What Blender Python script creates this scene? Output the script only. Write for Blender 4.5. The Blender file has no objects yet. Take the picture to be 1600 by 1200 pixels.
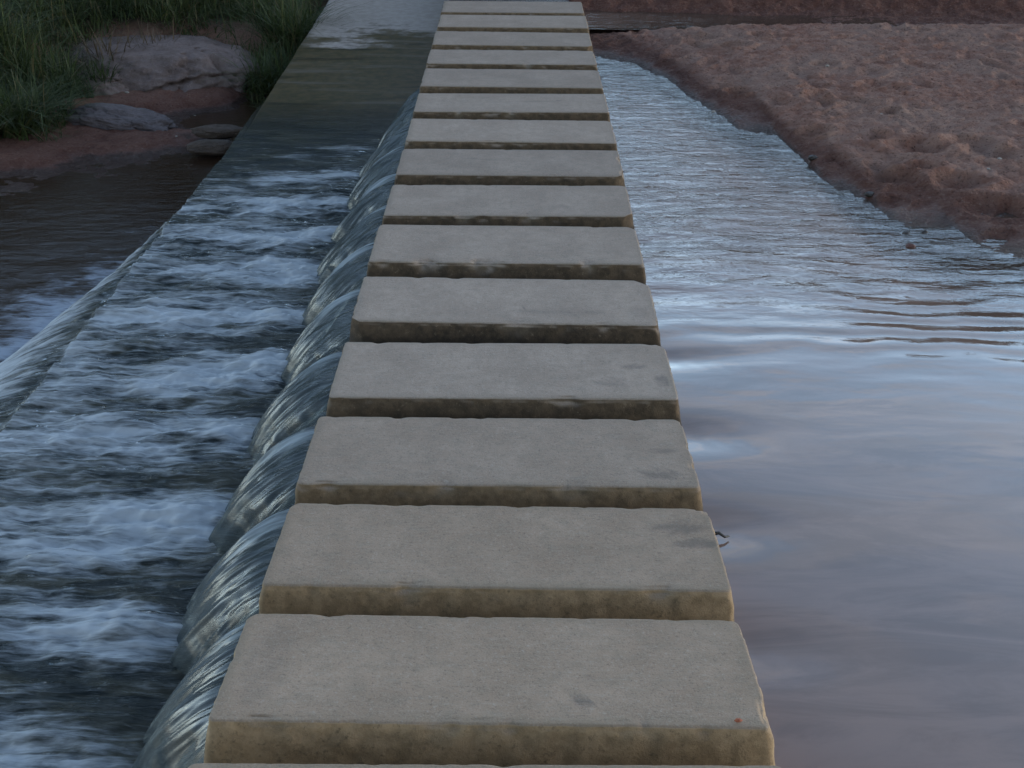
import bpy, math, random
import numpy as np
from mathutils import Vector, Matrix
R = math.radians
rng = np.random.default_rng(7)
random.seed(7)
scene = bpy.context.scene
COL = scene.collection

# ------------------------------------------------------------------ camera frame
PITCH = R(28.0); FPX = 1750.0; CAMH = 1.80          # metres above the still pool (z = 0)
def ray(px, py):
    dx = (px-800)/FPX; dy = (600-py)/FPX
    c, s = math.cos(PITCH), math.sin(PITCH)
    return np.array([dx, c+dy*s, -s+dy*c])
def at(px, py, z=0.0):
    d = ray(px, py); t = (z-CAMH)/d[2]
    return d[0]*t, d[1]*t

# ------------------------------------------------------------------ noise
_perm = np.random.default_rng(3).permutation(256); _perm = np.concatenate([_perm, _perm, _perm])
_g = np.random.default_rng(4).normal(size=(256, 3)); _g /= np.linalg.norm(_g, axis=1)[:, None]
def noise3(x, y, z=0.0):
    x, y, z = np.broadcast_arrays(np.asarray(x, float), np.asarray(y, float), np.asarray(z, float))
    xi, yi, zi = np.floor(x).astype(int), np.floor(y).astype(int), np.floor(z).astype(int)
    xf, yf, zf = x-xi, y-yi, z-zi
    u, v, w = [t*t*t*(t*(t*6-15)+10) for t in (xf, yf, zf)]
    xi &= 255; yi &= 255; zi &= 255
    def g(i, j, k):
        h = _perm[_perm[_perm[xi+i]+yi+j]+zi+k]
        G = _g[h]
        return G[..., 0]*(xf-i)+G[..., 1]*(yf-j)+G[..., 2]*(zf-k)
    def l(a, b, t): return a+t*(b-a)
    return 1.5*l(l(l(g(0,0,0), g(1,0,0), u), l(g(0,1,0), g(1,1,0), u), v),
             l(l(g(0,0,1), g(1,0,1), u), l(g(0,1,1), g(1,1,1), u), v), w)
def fbm(x, y, z=0.0, o=4, gain=.5):
    a, s, f = 1.0, 0.0, 1.0
    for i in range(o):
        s = s+a*noise3(np.asarray(x)*f+i*17.3, np.asarray(y)*f+i*9.1, np.asarray(z)*f+i*5.7)
        a *= gain; f *= 2.03
    return s
def sstep(a, b, x):
    t = np.clip((x-a)/(b-a), 0, 1); return t*t*(3-2*t)

# ------------------------------------------------------------------ object helpers
def tag(o, label=None, cat=None, group=None, kind=None):
    if label: o['label'] = label
    if cat: o['category'] = cat
    if group: o['group'] = group
    if kind: o['kind'] = kind
    return o
def mesh_obj(name, V, F, mat, parent=None, smooth=True, attrs=None, uv=None):
    """V (n,3) array, F either (m,4)/(m,3) int array or a list of index lists"""
    me = bpy.data.meshes.new(name)
    V = np.asarray(V, dtype=np.float32)
    if isinstance(F, np.ndarray):
        m, k = F.shape
        me.vertices.add(len(V)); me.vertices.foreach_set('co', V.ravel())
        me.loops.add(m*k); me.loops.foreach_set('vertex_index', F.astype(np.int32).ravel())
        me.polygons.add(m); me.polygons.foreach_set('loop_start', np.arange(0, m*k, k, dtype=np.int32))
        try: me.polygons.foreach_set('loop_total', np.full(m, k, dtype=np.int32))
        except Exception: pass
        me.update(calc_edges=True)
    else:
        me.from_pydata([tuple(v) for v in V], [], [list(map(int, f)) for f in F]); me.update()
    me.validate()
    me.polygons.foreach_set('use_smooth', np.full(len(me.polygons), smooth, dtype=bool))
    for k, a in (attrs or {}).items():
        at_ = me.attributes.new(k, 'FLOAT', 'POINT'); at_.data.foreach_set('value', np.asarray(a, dtype=np.float32).ravel())
    if uv is not None:
        l = me.uv_layers.new(name='uv'); vi = np.empty(len(me.loops), dtype=np.int32); me.loops.foreach_get('vertex_index', vi)
        l.data.foreach_set('uv', np.asarray(uv, dtype=np.float32)[vi].ravel())
    if mat: me.materials.append(mat)
    o = bpy.data.objects.new(name, me); COL.objects.link(o)
    if parent: o.parent = parent
    return o
def grid_faces(nx, ny):
    i = np.arange(nx*ny).reshape(ny, nx)
    return np.stack([i[:-1, :-1], i[:-1, 1:], i[1:, 1:], i[1:, :-1]], -1).reshape(-1, 4)
def axis(*segs):
    """segs: (start, stop, step) joined into one increasing array"""
    a = []
    for s, e, d in segs: a.append(np.linspace(s, e, max(2, int(round((e-s)/d))+1))[:-1])
    a.append([segs[-1][1]]); return np.concatenate(a)

# ------------------------------------------------------------------ material helpers
class Mat:
    def __init__(s, name):
        s.m = bpy.data.materials.new(name); s.m.use_nodes = True; s.t = s.m.node_tree; s.t.nodes.clear()
    def n(s, typ, ins=None, **props):
        nd = s.t.nodes.new(typ)
        for k, v in props.items(): setattr(nd, k, v)
        for k, v in (ins or {}).items(): s.set(nd.inputs[k], v)
        return nd
    def set(s, sock, v):
        if isinstance(v, bpy.types.NodeSocket): s.t.links.new(v, sock)
        elif isinstance(v, bpy.types.Node): s.t.links.new(v.outputs[0], sock)
        else:
            if sock.type == 'RGBA' and len(v) == 3: v = (*v, 1)
            sock.default_value = v
    def noise(s, vec, scale, detail=4, rough=.55, dist=0.0, dim='3D'):
        nd = s.n('ShaderNodeTexNoise', {'Vector': vec, 'Scale': scale, 'Detail': detail, 'Roughness': rough, 'Distortion': dist}, noise_dimensions=dim)
        return nd.outputs['Fac']
    def math(s, op, a, b=0.0, c=None, clamp=False):
        nd = s.n('ShaderNodeMath', operation=op, use_clamp=clamp)
        s.set(nd.inputs[0], a); s.set(nd.inputs[1], b)
        if c is not None: s.set(nd.inputs[2], c)
        return nd.outputs[0]
    def ramp(s, v, a, b, lo=0.0, hi=1.0, smooth=True):
        nd = s.n('ShaderNodeMapRange', {'Value': v, 'From Min': a, 'From Max': b, 'To Min': lo, 'To Max': hi}, interpolation_type='SMOOTHSTEP' if smooth else 'LINEAR')
        return nd.outputs[0]
    def mix(s, f, a, b, mode='MIX'):
        nd = s.n('ShaderNodeMix', data_type='RGBA', blend_type=mode)
        s.set(nd.inputs[0], f); s.set(nd.inputs[6], a); s.set(nd.inputs[7], b)
        return nd.outputs[2]
    def attr(s, name): return s.n('ShaderNodeAttribute', attribute_name=name).outputs['Fac']
    def pos(s, scale=(1, 1, 1), obj=False):
        v = s.n('ShaderNodeTexCoord').outputs['Object'] if obj else s.n('ShaderNodeNewGeometry').outputs['Position']
        return s.n('ShaderNodeMapping', {'Vector': v, 'Scale': scale}).outputs[0]
    def bump(s, h, strength=.3, dist=.01, normal=None):
        i = {'Height': h, 'Strength': strength, 'Distance': dist}
        if normal is not None: i['Normal'] = normal
        return s.n('ShaderNodeBump', i).outputs[0]
    def out(s, shader):
        o = s.n('ShaderNodeOutputMaterial'); s.set(o.inputs['Surface'], shader); return s.m
    def principled(s, **k):
        k = {kk.replace('_', ' '): v for kk, v in k.items()}
        return s.n('ShaderNodeBsdfPrincipled', k).outputs[0]

def mat_concrete():
    M = Mat('concrete_slab'); p = M.pos(obj=True)
    nz = M.n('ShaderNodeSeparateXYZ', {0: M.n('ShaderNodeTexCoord').outputs['Normal']}).outputs[2]
    rnd = M.n('ShaderNodeObjectInfo').outputs['Random']
    off = M.n('ShaderNodeVectorMath', {0: p, 1: M.n('ShaderNodeCombineXYZ', {0: M.math('MULTIPLY', rnd, 40.0), 1: M.math('MULTIPLY', rnd, 17.0)}).outputs[0]}, operation='ADD').outputs[0]
    big = M.noise(off, 5.0, 5, .6); mid = M.noise(off, 26.0, 5, .65); fine = M.noise(off, 230.0, 3, .7)
    brush = M.noise(M.n('ShaderNodeMapping', {'Vector': off, 'Scale': (14, 120, 60)}).outputs[0], 1.0, 3)
    dry = M.attr('dry'); edge = M.attr('edge')  # dry: how much flash warmth is painted in, full on nearest slabs
    # top
    top = M.mix(M.ramp(big, .3, .7), (.302, .226, .164), (.382, .291, .216))
    top = M.mix(M.ramp(mid, .35, .75, 0, .55), top, (.225, .188, .140))
    top = M.mix(M.ramp(fine, .56, .72, 0, .55), top, (.40, .385, .36))
    top = M.mix(M.ramp(fine, .46, .30, 0, .55), top, (.12, .11, .10))
    agg = M.noise(off, 95.0, 4, .75)
    top = M.mix(M.ramp(agg, .55, .68, 0, .45), top, (.43, .39, .33))
    top = M.mix(M.ramp(agg, .45, .33, 0, .5), top, (.13, .105, .08))
    top = M.mix(M.ramp(brush, .5, .75, 0, .25), top, (.38, .34, .28))
    top = M.mix(M.math('MULTIPLY', M.ramp(edge, .0, 1.0), M.ramp(big, .35, .65, .15, .6)), top, (.20, .165, .115))
    stain = M.attr('stain')
    top = M.mix(M.math('MULTIPLY', stain, M.ramp(mid, .2, .5, .2, .6)), top, (.075, .07, .066))
    # side faces: near slabs ochre, camera flash painted in; far ones damp and mossy
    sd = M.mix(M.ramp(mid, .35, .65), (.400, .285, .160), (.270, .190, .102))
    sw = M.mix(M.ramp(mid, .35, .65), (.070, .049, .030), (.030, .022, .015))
    warm = M.n('ShaderNodeHueSaturation', {'Hue': .5, 'Saturation': M.ramp(dry, 0, 1, .85, 1.12), 'Value': M.math('MULTIPLY_ADD', rnd, .16, .92), 'Fac': 1.0, 'Color': top}).outputs[0]; top = warm  # near tops more saturated, flash warmth put into the colour
    side = M.mix(dry, sw, sd)  # dry blends in the painted flash warmth
    spot = M.noise(off, 60.0, 7, .75)
    side = M.mix(M.ramp(spot, .52, .72, 0, .6), side, (.040, .034, .021))
    side = M.mix(M.ramp(spot, .44, .30, 0, .5), side, (.30, .235, .15))
    z = M.n('ShaderNodeSeparateXYZ', {0: p}).outputs[2]
    low = M.math('MULTIPLY', M.ramp(M.math('ADD', z, M.math('MULTIPLY', M.math('SUBTRACT', big, .5), .06)), -.05, -.085), M.math('SUBTRACT', 1.0, M.math('MULTIPLY', dry, .85)))  # lower face darkened to deepen the gap, less on near slabs
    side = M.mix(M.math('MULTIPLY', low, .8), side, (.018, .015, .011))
    side = M.mix(M.math('MULTIPLY', M.attr('pale'), .42), side, (.30, .25, .175))
    f = M.ramp(M.math('ADD', nz, M.math('MULTIPLY', M.math('SUBTRACT', mid, .5), .35)), .22, .62)
    col = M.mix(f, side, top)
    h = M.math('ADD', M.math('MULTIPLY', fine, .8), M.math('ADD', M.math('MULTIPLY', agg, 1.0), M.math('MULTIPLY', M.math('SUBTRACT', 1.0, f), M.math('MULTIPLY', spot, 2.0))))
    return M.out(M.principled(Base_Color=col, Roughness=.88, Normal=M.bump(h, .35, .006)))

def mat_apron():
    M = Mat('apron_concrete'); p = M.pos()
    x, y, z = M.n('ShaderNodeSeparateXYZ', {0: p}).outputs
    n1 = M.noise(M.pos((1.2, 3.2, 1)), 1.0, 6, .6); n2 = M.noise(p, 14, 5, .6); n3 = M.noise(p, 160, 3)
    # dry beyond the film of water; ragged edge with long tongues
    m = M.math('ADD', y, M.math('MULTIPLY', M.math('SUBTRACT', n1, .5), 3.4))
    m = M.math('ADD', m, M.math('MULTIPLY', M.math('SUBTRACT', n2, .5), .7))
    wet = M.ramp(m, 10.75, 10.25)
    dryc = M.mix(M.ramp(n2, .3, .7), (.33, .288, .245), (.41, .362, .315))
    dryc = M.mix(M.ramp(n3, .5, .7, 0, .4), dryc, (.42, .40, .385))
    wetc = M.mix(M.ramp(n2, .35, .65), (.110, .082, .038), (.064, .056, .025))
    col = M.mix(wet, dryc, wetc)
    n4 = M.noise(M.pos((1.0, 9, 1)), 1.0, 5, .65, .4)
    wetc = M.mix(M.ramp(n4, .52, .68, 0, .7), wetc, (.150, .128, .095))  # pale and dark reflection streaks painted into the wet colour
    wetc = M.mix(M.ramp(n4, .46, .32, 0, .8), wetc, (.014, .015, .007))
    col = M.mix(wet, dryc, wetc)
    rough = M.ramp(wet, 0, 1, .85, .42)
    bp = M.bump(M.math('ADD', n2, M.math('MULTIPLY', n3, .3)), .25, .004)
    return M.out(M.principled(Base_Color=col, Roughness=rough, Normal=bp, Specular_IOR_Level=.12))

def mat_weir():
    M = Mat('weir_concrete'); p = M.pos()
    n2 = M.noise(p, 9, 5, .6); n3 = M.noise(p, 70, 3)
    col = M.mix(M.ramp(n2, .35, .65), (.030, .027, .020), (.085, .070, .046))
    return M.out(M.principled(Base_Color=col, Roughness=M.ramp(n3, .3, .7, .2, .5), Normal=M.bump(n3, .3, .006)))

def mat_sand():
    M = Mat('river_sand'); p = M.pos()
    x, y, z = M.n('ShaderNodeSeparateXYZ', {0: p}).outputs
    wet = M.attr('wet')
    n0 = M.noise(p, 1.6, 4, .55); n1 = M.noise(p, 9, 5, .65); n2 = M.noise(p, 55, 4, .7); n3 = M.noise(p, 300, 2, .7)
    dry = M.mix(M.ramp(n1, .3, .7), (.272, .126, .086), (.385, .232, .176))
    dry = M.mix(M.ramp(n0, .4, .65, 0, .5), dry, (.37, .255, .20))
    damp = M.mix(M.ramp(n1, .35, .65), (.125, .055, .040), (.180, .090, .066))
    w = M.math('ADD', wet, M.math('MULTIPLY', M.math('SUBTRACT', n1, .5), .5))
    col = M.mix(M.ramp(w, .15, .75), dry, damp)
    soak = M.ramp(w, 1.0, 1.25)
    col = M.mix(soak, col, (.055, .029, .021))
    col = M.mix(M.ramp(n2, .55, .72, 0, .55), col, (.34, .25, .20))
    col = M.mix(M.ramp(n2, .47, .30, 0, .75), col, (.050, .022, .016))
    col = M.mix(M.ramp(n3, .68, .76, 0, .6), col, (.45, .40, .37))
    grassy = M.attr('soil')
    col = M.mix(grassy, col, (.020, .022, .012))
    h = M.math('ADD', M.math('MULTIPLY', n1, .5), M.math('ADD', M.math('MULTIPLY', n2, 1.4), M.math('MULTIPLY', n3, .4)))
    return M.out(M.principled(Base_Color=col, Roughness=M.ramp(w, .8, 1.25, .9, .28), Normal=M.bump(h, .9, .024), Specular_IOR_Level=.25))

def water_shader(M, nrm, murk, clear, ior=1.33, rough=.03):
    """murk: body colour, suspended mud plus any painted cloud tint, clear: 0..1 how much of the bed shows"""
    fr = M.n('ShaderNodeFresnel', {'IOR': ior, 'Normal': nrm}).outputs[0]
    gl = M.n('ShaderNodeBsdfGlossy', {'Color': (.92, .99, 1), 'Roughness': rough, 'Normal': nrm}).outputs[0]
    df = M.n('ShaderNodeBsdfDiffuse', {'Color': murk}).outputs[0]
    if clear is None: body = df
    else:
        tr = M.n('ShaderNodeBsdfTransparent', {'Color': (.62, .56, .42)}).outputs[0]
        body = M.n('ShaderNodeMixShader', {0: clear, 1: df, 2: tr}).outputs[0]
    return M.n('ShaderNodeMixShader', {0: fr, 1: body, 2: gl}).outputs[0]

def mat_pool():
    M = Mat('pool_water'); p = M.pos()
    dep = M.attr('depth')
    calm = M.attr('rough')
    a = M.noise(M.pos((5, 17, 1)), 1.0, 4, .6, .6); b = M.noise(M.pos((22, 60, 1)), 1.0, 3, .6, .3)
    h = M.math('MULTIPLY', M.math('ADD', a, M.math('MULTIPLY', b, .12)), calm)
    nrm = M.bump(h, .42, .03)
    clear = M.ramp(dep, .0, .16, .8, .12)
    return M.out(water_shader(M, nrm, M.mix(M.ramp(M.noise(M.n('ShaderNodeMapping', {'Vector': M.pos(), 'Rotation': (0, 0, R(14)), 'Scale': (1.5, 5.5, 1)}).outputs[0], 1.0, 6, .68, 1.2), .36, .66), (.215, .138, .102), (.300, .195, .148)), clear, 1.9, .010))  # silt streaks, with the pink of mirrored cloud painted into their colour

def foam_mix(M, base, mask, col=(.60, .65, .68)):
    fo = M.n('ShaderNodeBsdfDiffuse', {'Color': col}).outputs[0]
    return M.n('ShaderNodeMixShader', {0: mask, 1: base, 2: fo}).outputs[0]

def mat_apron_water():
    M = Mat('apron_water')
    foam = M.attr('foam'); depth = M.attr('clear'); fall = M.attr('fall')
    s1 = M.noise(M.pos((5, 34, 8)), 1.0, 5, .62, .5); s2 = M.noise(M.pos((16, 110, 20)), 1.0, 3, .6, .4); s3 = M.noise(M.pos((2.5, 11, 4)), 1.0, 4, .6, .8)
    st = M.math('ADD', M.math('MULTIPLY', s1, .55), M.math('ADD', M.math('MULTIPLY', s2, .2), M.math('MULTIPLY', s3, .25)))
    k = M.math('ADD', M.math('MULTIPLY', foam, .9), M.math('MULTIPLY', M.math('SUBTRACT', st, .5), 2.3))
    mask = M.ramp(k, .20, .90, 0, .76)
    h = M.math('ADD', s1, M.math('MULTIPLY', s2, .12))
    nrm = M.bump(h, .5, .03)
    murk = M.mix(M.ramp(s3, .4, .62), (.010, .013, .011), (.046, .044, .029))
    base = water_shader(M, nrm, murk, None, 1.36, .10)
    wat = foam_mix(M, base, mask)
    film = M.ramp(depth, .004, .046)
    tr = M.n('ShaderNodeBsdfTransparent').outputs[0]
    return M.out(M.n('ShaderNodeMixShader', {0: film, 1: wat, 2: tr}).outputs[0])

def mat_fan():
    M = Mat('falling_water')
    uv = M.n('ShaderNodeUVMap', uv_map='uv').outputs[0]
    rnd = M.n('ShaderNodeAttribute', attribute_name='seed').outputs['Fac']
    off = M.n('ShaderNodeCombineXYZ', {0: M.math('MULTIPLY', rnd, 13.0), 1: M.math('MULTIPLY', rnd, 7.0), 2: rnd}).outputs[0]
    def st(sx, sy, d=.25):
        v = M.n('ShaderNodeMapping', {'Vector': uv, 'Scale': (sx, sy, 1)}).outputs[0]
        v = M.n('ShaderNodeVectorMath', {0: v, 1: off}, operation='ADD').outputs[0]
        return M.noise(v, 1.0, 4, .6, d)
    a = st(.8, 9); b = st(1.3, 19); c = st(1.8, 3.5)
    foam = M.attr('foam')
    k = M.math('ADD', M.math('MULTIPLY', a, .6), M.math('MULTIPLY', b, .4))
    mask = M.math('MULTIPLY', M.ramp(M.math('ADD', k, M.math('MULTIPLY', M.math('SUBTRACT', foam, .5), .34)), .46, .78, 0, .70), 1.0)
    nrm = M.bump(M.math('ADD', a, M.math('MULTIPLY', b, .22)), M.ramp(foam, .05, .7, .06, .24), .03)
    murk = M.mix(M.ramp(c, .35, .65), (.036, .047, .050), (.095, .115, .118))
    base = water_shader(M, nrm, murk, None, 1.38, .22)
    thin = M.n('ShaderNodeBsdfTransparent', {'Color': (.62, .70, .72)}).outputs[0]
    base = M.n('ShaderNodeMixShader', {0: M.ramp(c, .3, .7, .12, .5), 1: base, 2: thin}).outputs[0]
    return M.out(foam_mix(M, base, mask, (.52, .61, .66)))

def mat_lower():
    M = Mat('lower_pool_water'); foam = M.attr('foam')
    s1 = M.noise(M.pos((7, 26, 8)), 1.0, 5, .62, .6); s2 = M.noise(M.pos((22, 80, 20)), 1.0, 3, .6, .4); s3 = M.noise(M.pos((3, 8, 4)), 1.0, 4, .6, .8)
    st = M.math('ADD', M.math('MULTIPLY', s1, .5), M.math('ADD', M.math('MULTIPLY', s2, .2), M.math('MULTIPLY', s3, .3)))
    k = M.math('ADD', foam, M.math('MULTIPLY', M.math('SUBTRACT', st, .5), 2.2))
    mask = M.ramp(k, .30, 1.0, 0, .8)
    nrm = M.bump(M.math('ADD', s1, M.math('MULTIPLY', s2, .3)), M.math('ADD', .16, M.math('MULTIPLY', foam, .4)), .02)
    base = water_shader(M, nrm, (.036, .020, .012), None, 1.28, .05)
    return M.out(foam_mix(M, base, mask, (.46, .52, .60)))

def mat_rock(name, c1, c2, c3):
    M = Mat(name); p = M.pos()
    n1 = M.noise(p, 5, 6, .6); n2 = M.noise(p, 32, 5, .65); n3 = M.noise(p, 120, 3)
    col = M.mix(M.ramp(n1, .35, .65), c1, c2)
    col = M.mix(M.ramp(n2, .5, .7, 0, .6), col, c3)
    col = M.mix(M.ramp(n2, .42, .28, 0, .7), col, tuple(v*.3 for v in c1))
    return M.out(M.principled(Base_Color=col, Roughness=.85, Normal=M.bump(M.math('ADD', n2, M.math('MULTIPLY', n3, .4)), .7, .03)))

def mat_leaf(name, c1, c2, c3):
    M = Mat(name); a = M.attr('tone')
    col = M.mix(M.ramp(a, 0, .7), c1, c2); col = M.mix(M.ramp(a, .82, 1.0), col, c3)
    d = M.principled(Base_Color=col, Roughness=.6)
    t = M.n('ShaderNodeBsdfTranslucent', {'Color': col}).outputs[0]
    return M.out(M.n('ShaderNodeMixShader', {0: .25, 1: d, 2: t}).outputs[0])

def mat_plain(name, col, rough=.8):
    M = Mat(name); n = M.noise(M.pos(), 120, 3)
    return M.out(M.principled(Base_Color=M.mix(M.ramp(n, .3, .7), col, tuple(v*.6 for v in col)), Roughness=rough))

CONC, APRON, WEIR, SAND, POOL = mat_concrete(), mat_apron(), mat_weir(), mat_sand(), mat_pool()
AWATER, FAN, LOWER = mat_apron_water(), mat_fan(), mat_lower()
GRANITE = mat_rock('red_granite', (.140, .102, .090), (.205, .158, .144), (.26, .21, .195))
GREYROCK = mat_rock('grey_rock', (.100, .082, .083), (.145, .122, .124), (.19, .165, .17))
BROWNROCK = mat_rock('brown_rock', (.055, .040, .030), (.085, .063, .048), (.12, .092, .072))
GRASS = mat_leaf('grass_blades', (.030, .048, .014), (.070, .102, .030), (.16, .13, .06))
DRYG = mat_leaf('dry_grass', (.085, .060, .035), (.14, .105, .065), (.20, .16, .11))

# ------------------------------------------------------------------ stepping slabs
# image corners of each slab's rear and front top edge: (x left, y left, x right, y right)
EDGES = [None, (307,1183,1224,1201),
 (332,1116,1207,1134),(401,955,1149,969),(418,906,1142,922),(461,787,1102,791),(472.5,752,1089,758),(504,649,1060,655),
 (517.5,614,1057,625),(543.5,531.8,1032,538.5),(553,497,1024.5,508.5),(568,431,1009,438),(577,405.8,1002,412.5),(592,349.5,989.5,354.8),
 (599,333.8,983.5,337.5),(614,286.5,973.8,291),(620,270.6,968.8,275),(628.8,231.3,961,235),(632.5,218.8,958.8,222.5),(642.5,185.6,948.8,187.5),
 (646.9,171.9,946,176),(651.9,143.8,937.5,148),(654.4,132.5,936.3,137.5),(661.9,106.9,930,108.8),(664.4,96.9,927.5,101.9),(668.8,76.3,921.9,79.4),
 (673,68.8,919.4,71.9),(679.4,48.8,913.7,50.6),(681,40.6,912.5,43.7),(685,22.5,910.6,24.4),(686.9,16.3,906,21.5),None]
ZY = [0, 1.5, 2.1, 2.7, 3.3, 4.2, 5.0, 6.0, 7.0, 8.0, 9.0, 10, 12, 16]
ZZ = [.28, .188, .130, .098, .088, .108, .125, .160, .198, .230, .262, .29, .34, .44]
_yy = np.linspace(0, 16, 641); _zz = np.interp(_yy, ZY, ZZ)
_k = np.hanning(41); _k /= _k.sum(); _zz = np.convolve(np.pad(_zz, 20, mode='edge'), _k, 'valid')
def ztop(y): return np.interp(y, _yy, _zz)
def edge_world(e):
    xc, yc = (e[0]+e[2])/2, (e[1]+e[3])/2
    z = .15
    for _ in range(12):
        X, Y = at(xc, yc, z); z = float(ztop(Y))
    return X, Y, z
W = 1.115
def rr_outline(a, b, r, nl, ns, nc):
    """rounded rectangle, half sizes a (x) and b (y), counter-clockwise"""
    r = max(r, .0015); P = []
    def arc(cx, cy, t0):
        for i in range(nc+1): t = t0+math.pi/2*i/nc; P.append((cx+r*math.cos(t), cy+r*math.sin(t)))
    def line(x0, y0, x1, y1, n):
        for i in range(1, n): P.append((x0+(x1-x0)*i/n, y0+(y1-y0)*i/n))
    arc(a-r, b-r, 0); line(a-r, b, -a+r, b, nl); arc(-a+r, b-r, math.pi/2); line(-a, b-r, -a, -b+r, ns)
    arc(-a+r, -b+r, math.pi); line(-a+r, -b, a-r, -b, nl); arc(a-r, -b+r, math.pi*1.5); line(a, -b+r, a, b-r, ns)
    return np.array(P)
CLIP = {6: [(1, 1, .050), (-1, -1, .018)], 5: [(1, 1, .032)], 7: [(1, 1, .026), (-1, 1, .012)], 4: [(1, 1, .016)], 9: [(1, -1, .024)], 10: [(1, 1, .024)], 3: [(1, 1, .014), (-1, 1, .012)], 2: [(-1, 1, .012), (1, 1, .008)], 8: [(1, -1, .028), (-1, 1, .01)], 12: [(1, 1, .02)], 14: [(1, -1, .02)]}
CHIPS = {7: [(-.32, .045, .016), (-.10, .055, .014), (.33, .02, .010)], 4: [(-.15, .03, .006), (.2, .05, .006)], 6: [(.05, .05, .005)], 11: [(.0, .03, .007), (-.3, .02, .006)], 8: [(-.2, .03, .006), (.1, .04, .006)], 13: [(.1, .03, .006)], 2: [(.31, .012, .004), (-.1, .02, .003)], 3: [(-.2, .02, .004), (.4, .02, .004)]}
def slab_mesh(length, seed, stains, dry):  # dry: weight of the painted flash warmth
    a, b = W/2, length/2
    r0 = .015
    prof = []                                        # (inset, z)
    prof = [( .007-.007*math.sin(R(t)), -.007+.007*math.cos(R(t))) for t in (0, 18, 36, 54, 72, 90)]
    caps = [i for i in (.011, .016, .024, .036, .052, .072, .10, .13, .16) if i < b-.012]
    rings = [(i, 0.0) for i in reversed(caps)]+prof
    for z in (-.012, -.018, -.026, -.036, -.05, -.07, -.095, -.13, -.17, -.22): rings.append((.16*z, z))
    V = []; n = None
    for inset, z in rings:
        o = rr_outline(a-inset, b-inset, r0-inset*(.6 if inset > 0 else .2), 110, 30, 5)
        n = len(o); V.append(np.c_[o, np.full(n, z)])
    V = np.array(V)                                  # rings, n, 3
    x, y, z = V[..., 0].copy(), V[..., 1].copy(), V[..., 2].copy()
    s = seed*7.7
    # outline wobble, chipped arris, pitted faces, slightly uneven top
    rim = np.exp(-((np.array([r[1] for r in rings])+.008)/.014)**2)*(np.array([r[0] for r in rings]) < .016)
    chip = np.clip(fbm(x*9+s, y*9, 3.1, 4)-.22, 0, 1)
    wob = fbm(x*3+s, y*3, .5, 3)*.0008
    side = (np.array([r[0] for r in rings]) < .008)[:, None]
    dirx = np.sign(x)*(np.abs(np.abs(x)-a) < .03); diry = np.sign(y)*(np.abs(np.abs(y)-b) < .03)
    pit = fbm(x*28+s, y*28, z*28, 3)*.0030*side*(z < -.009)
    inward = rim[:, None]*(chip*.014+np.clip(fbm(x*30+s, y*30, z*30+1, 2), 0, 1)*.0025)-wob*side-pit
    V[..., 0] -= dirx*inward; V[..., 1] -= diry*inward
    V[..., 2] -= rim[:, None]*(chip*.006+np.abs(fbm(x*22+s, y*22, 8.8, 3))*.0004)
    V[..., 2] += np.where(z > -.001, fbm(x*2.2+s, y*2.2, 1.0, 3)*.0011, 0)
    for (sx, sy, c) in CLIP.get(seed, []):
        t = V[..., 0]*sx+V[..., 1]*sy-(a+b-c-.012)-.004*fbm(x*20+s, y*20, z*20, 2)
        t = np.clip(t, 0, 1)*.5*.92
        V[..., 0] -= sx*t; V[..., 1] -= sy*t
    pale = np.zeros_like(x)
    for (cx, rx, dep) in CHIPS.get(seed, []):
        g = np.exp(-((x-cx+.02*fbm(x*30, z*30, 1, 2))/rx)**2)*sstep(-b+.045, -b+.004, y)*np.exp(-(z/.035)**2)
        g = g*(1+.5*fbm(x*35+s, y*35, z*35, 2))
        V[..., 1] += dep*g; V[..., 2] -= dep*.7*g*(z > -.012); pale = np.maximum(pale, np.clip(g, 0, 1))
    nr = len(rings)
    i = np.arange(nr*n).reshape(nr, n); j = np.roll(i, -1, axis=1)
    F = np.stack([i[:-1], i[1:], j[1:], j[:-1]], -1).reshape(-1, 4)
    faces = [list(f) for f in F]+[list(i[0])]
    P = V.reshape(-1, 3)
    d = np.minimum(a-np.abs(P[:, 0]), b-np.abs(P[:, 1]))
    edge = np.clip(1-d/.05, 0, 1)**1.5
    st = np.zeros(len(P))
    for (sx, sy, rx, ry, k) in stains:
        q = ((P[:, 0]-sx)/rx)**2+((P[:, 1]-sy)/ry)**2+.5*noise3(P[:, 0]*40+s, P[:, 1]*40, 2)
        st = np.maximum(st, k*sstep(1.3, .5, q))
    return P, faces, {'edge': edge, 'stain': st, 'pale': pale.ravel(), 'dry': np.full(len(P), dry)}  # dry carries the painted flash warmth of the slab

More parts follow.
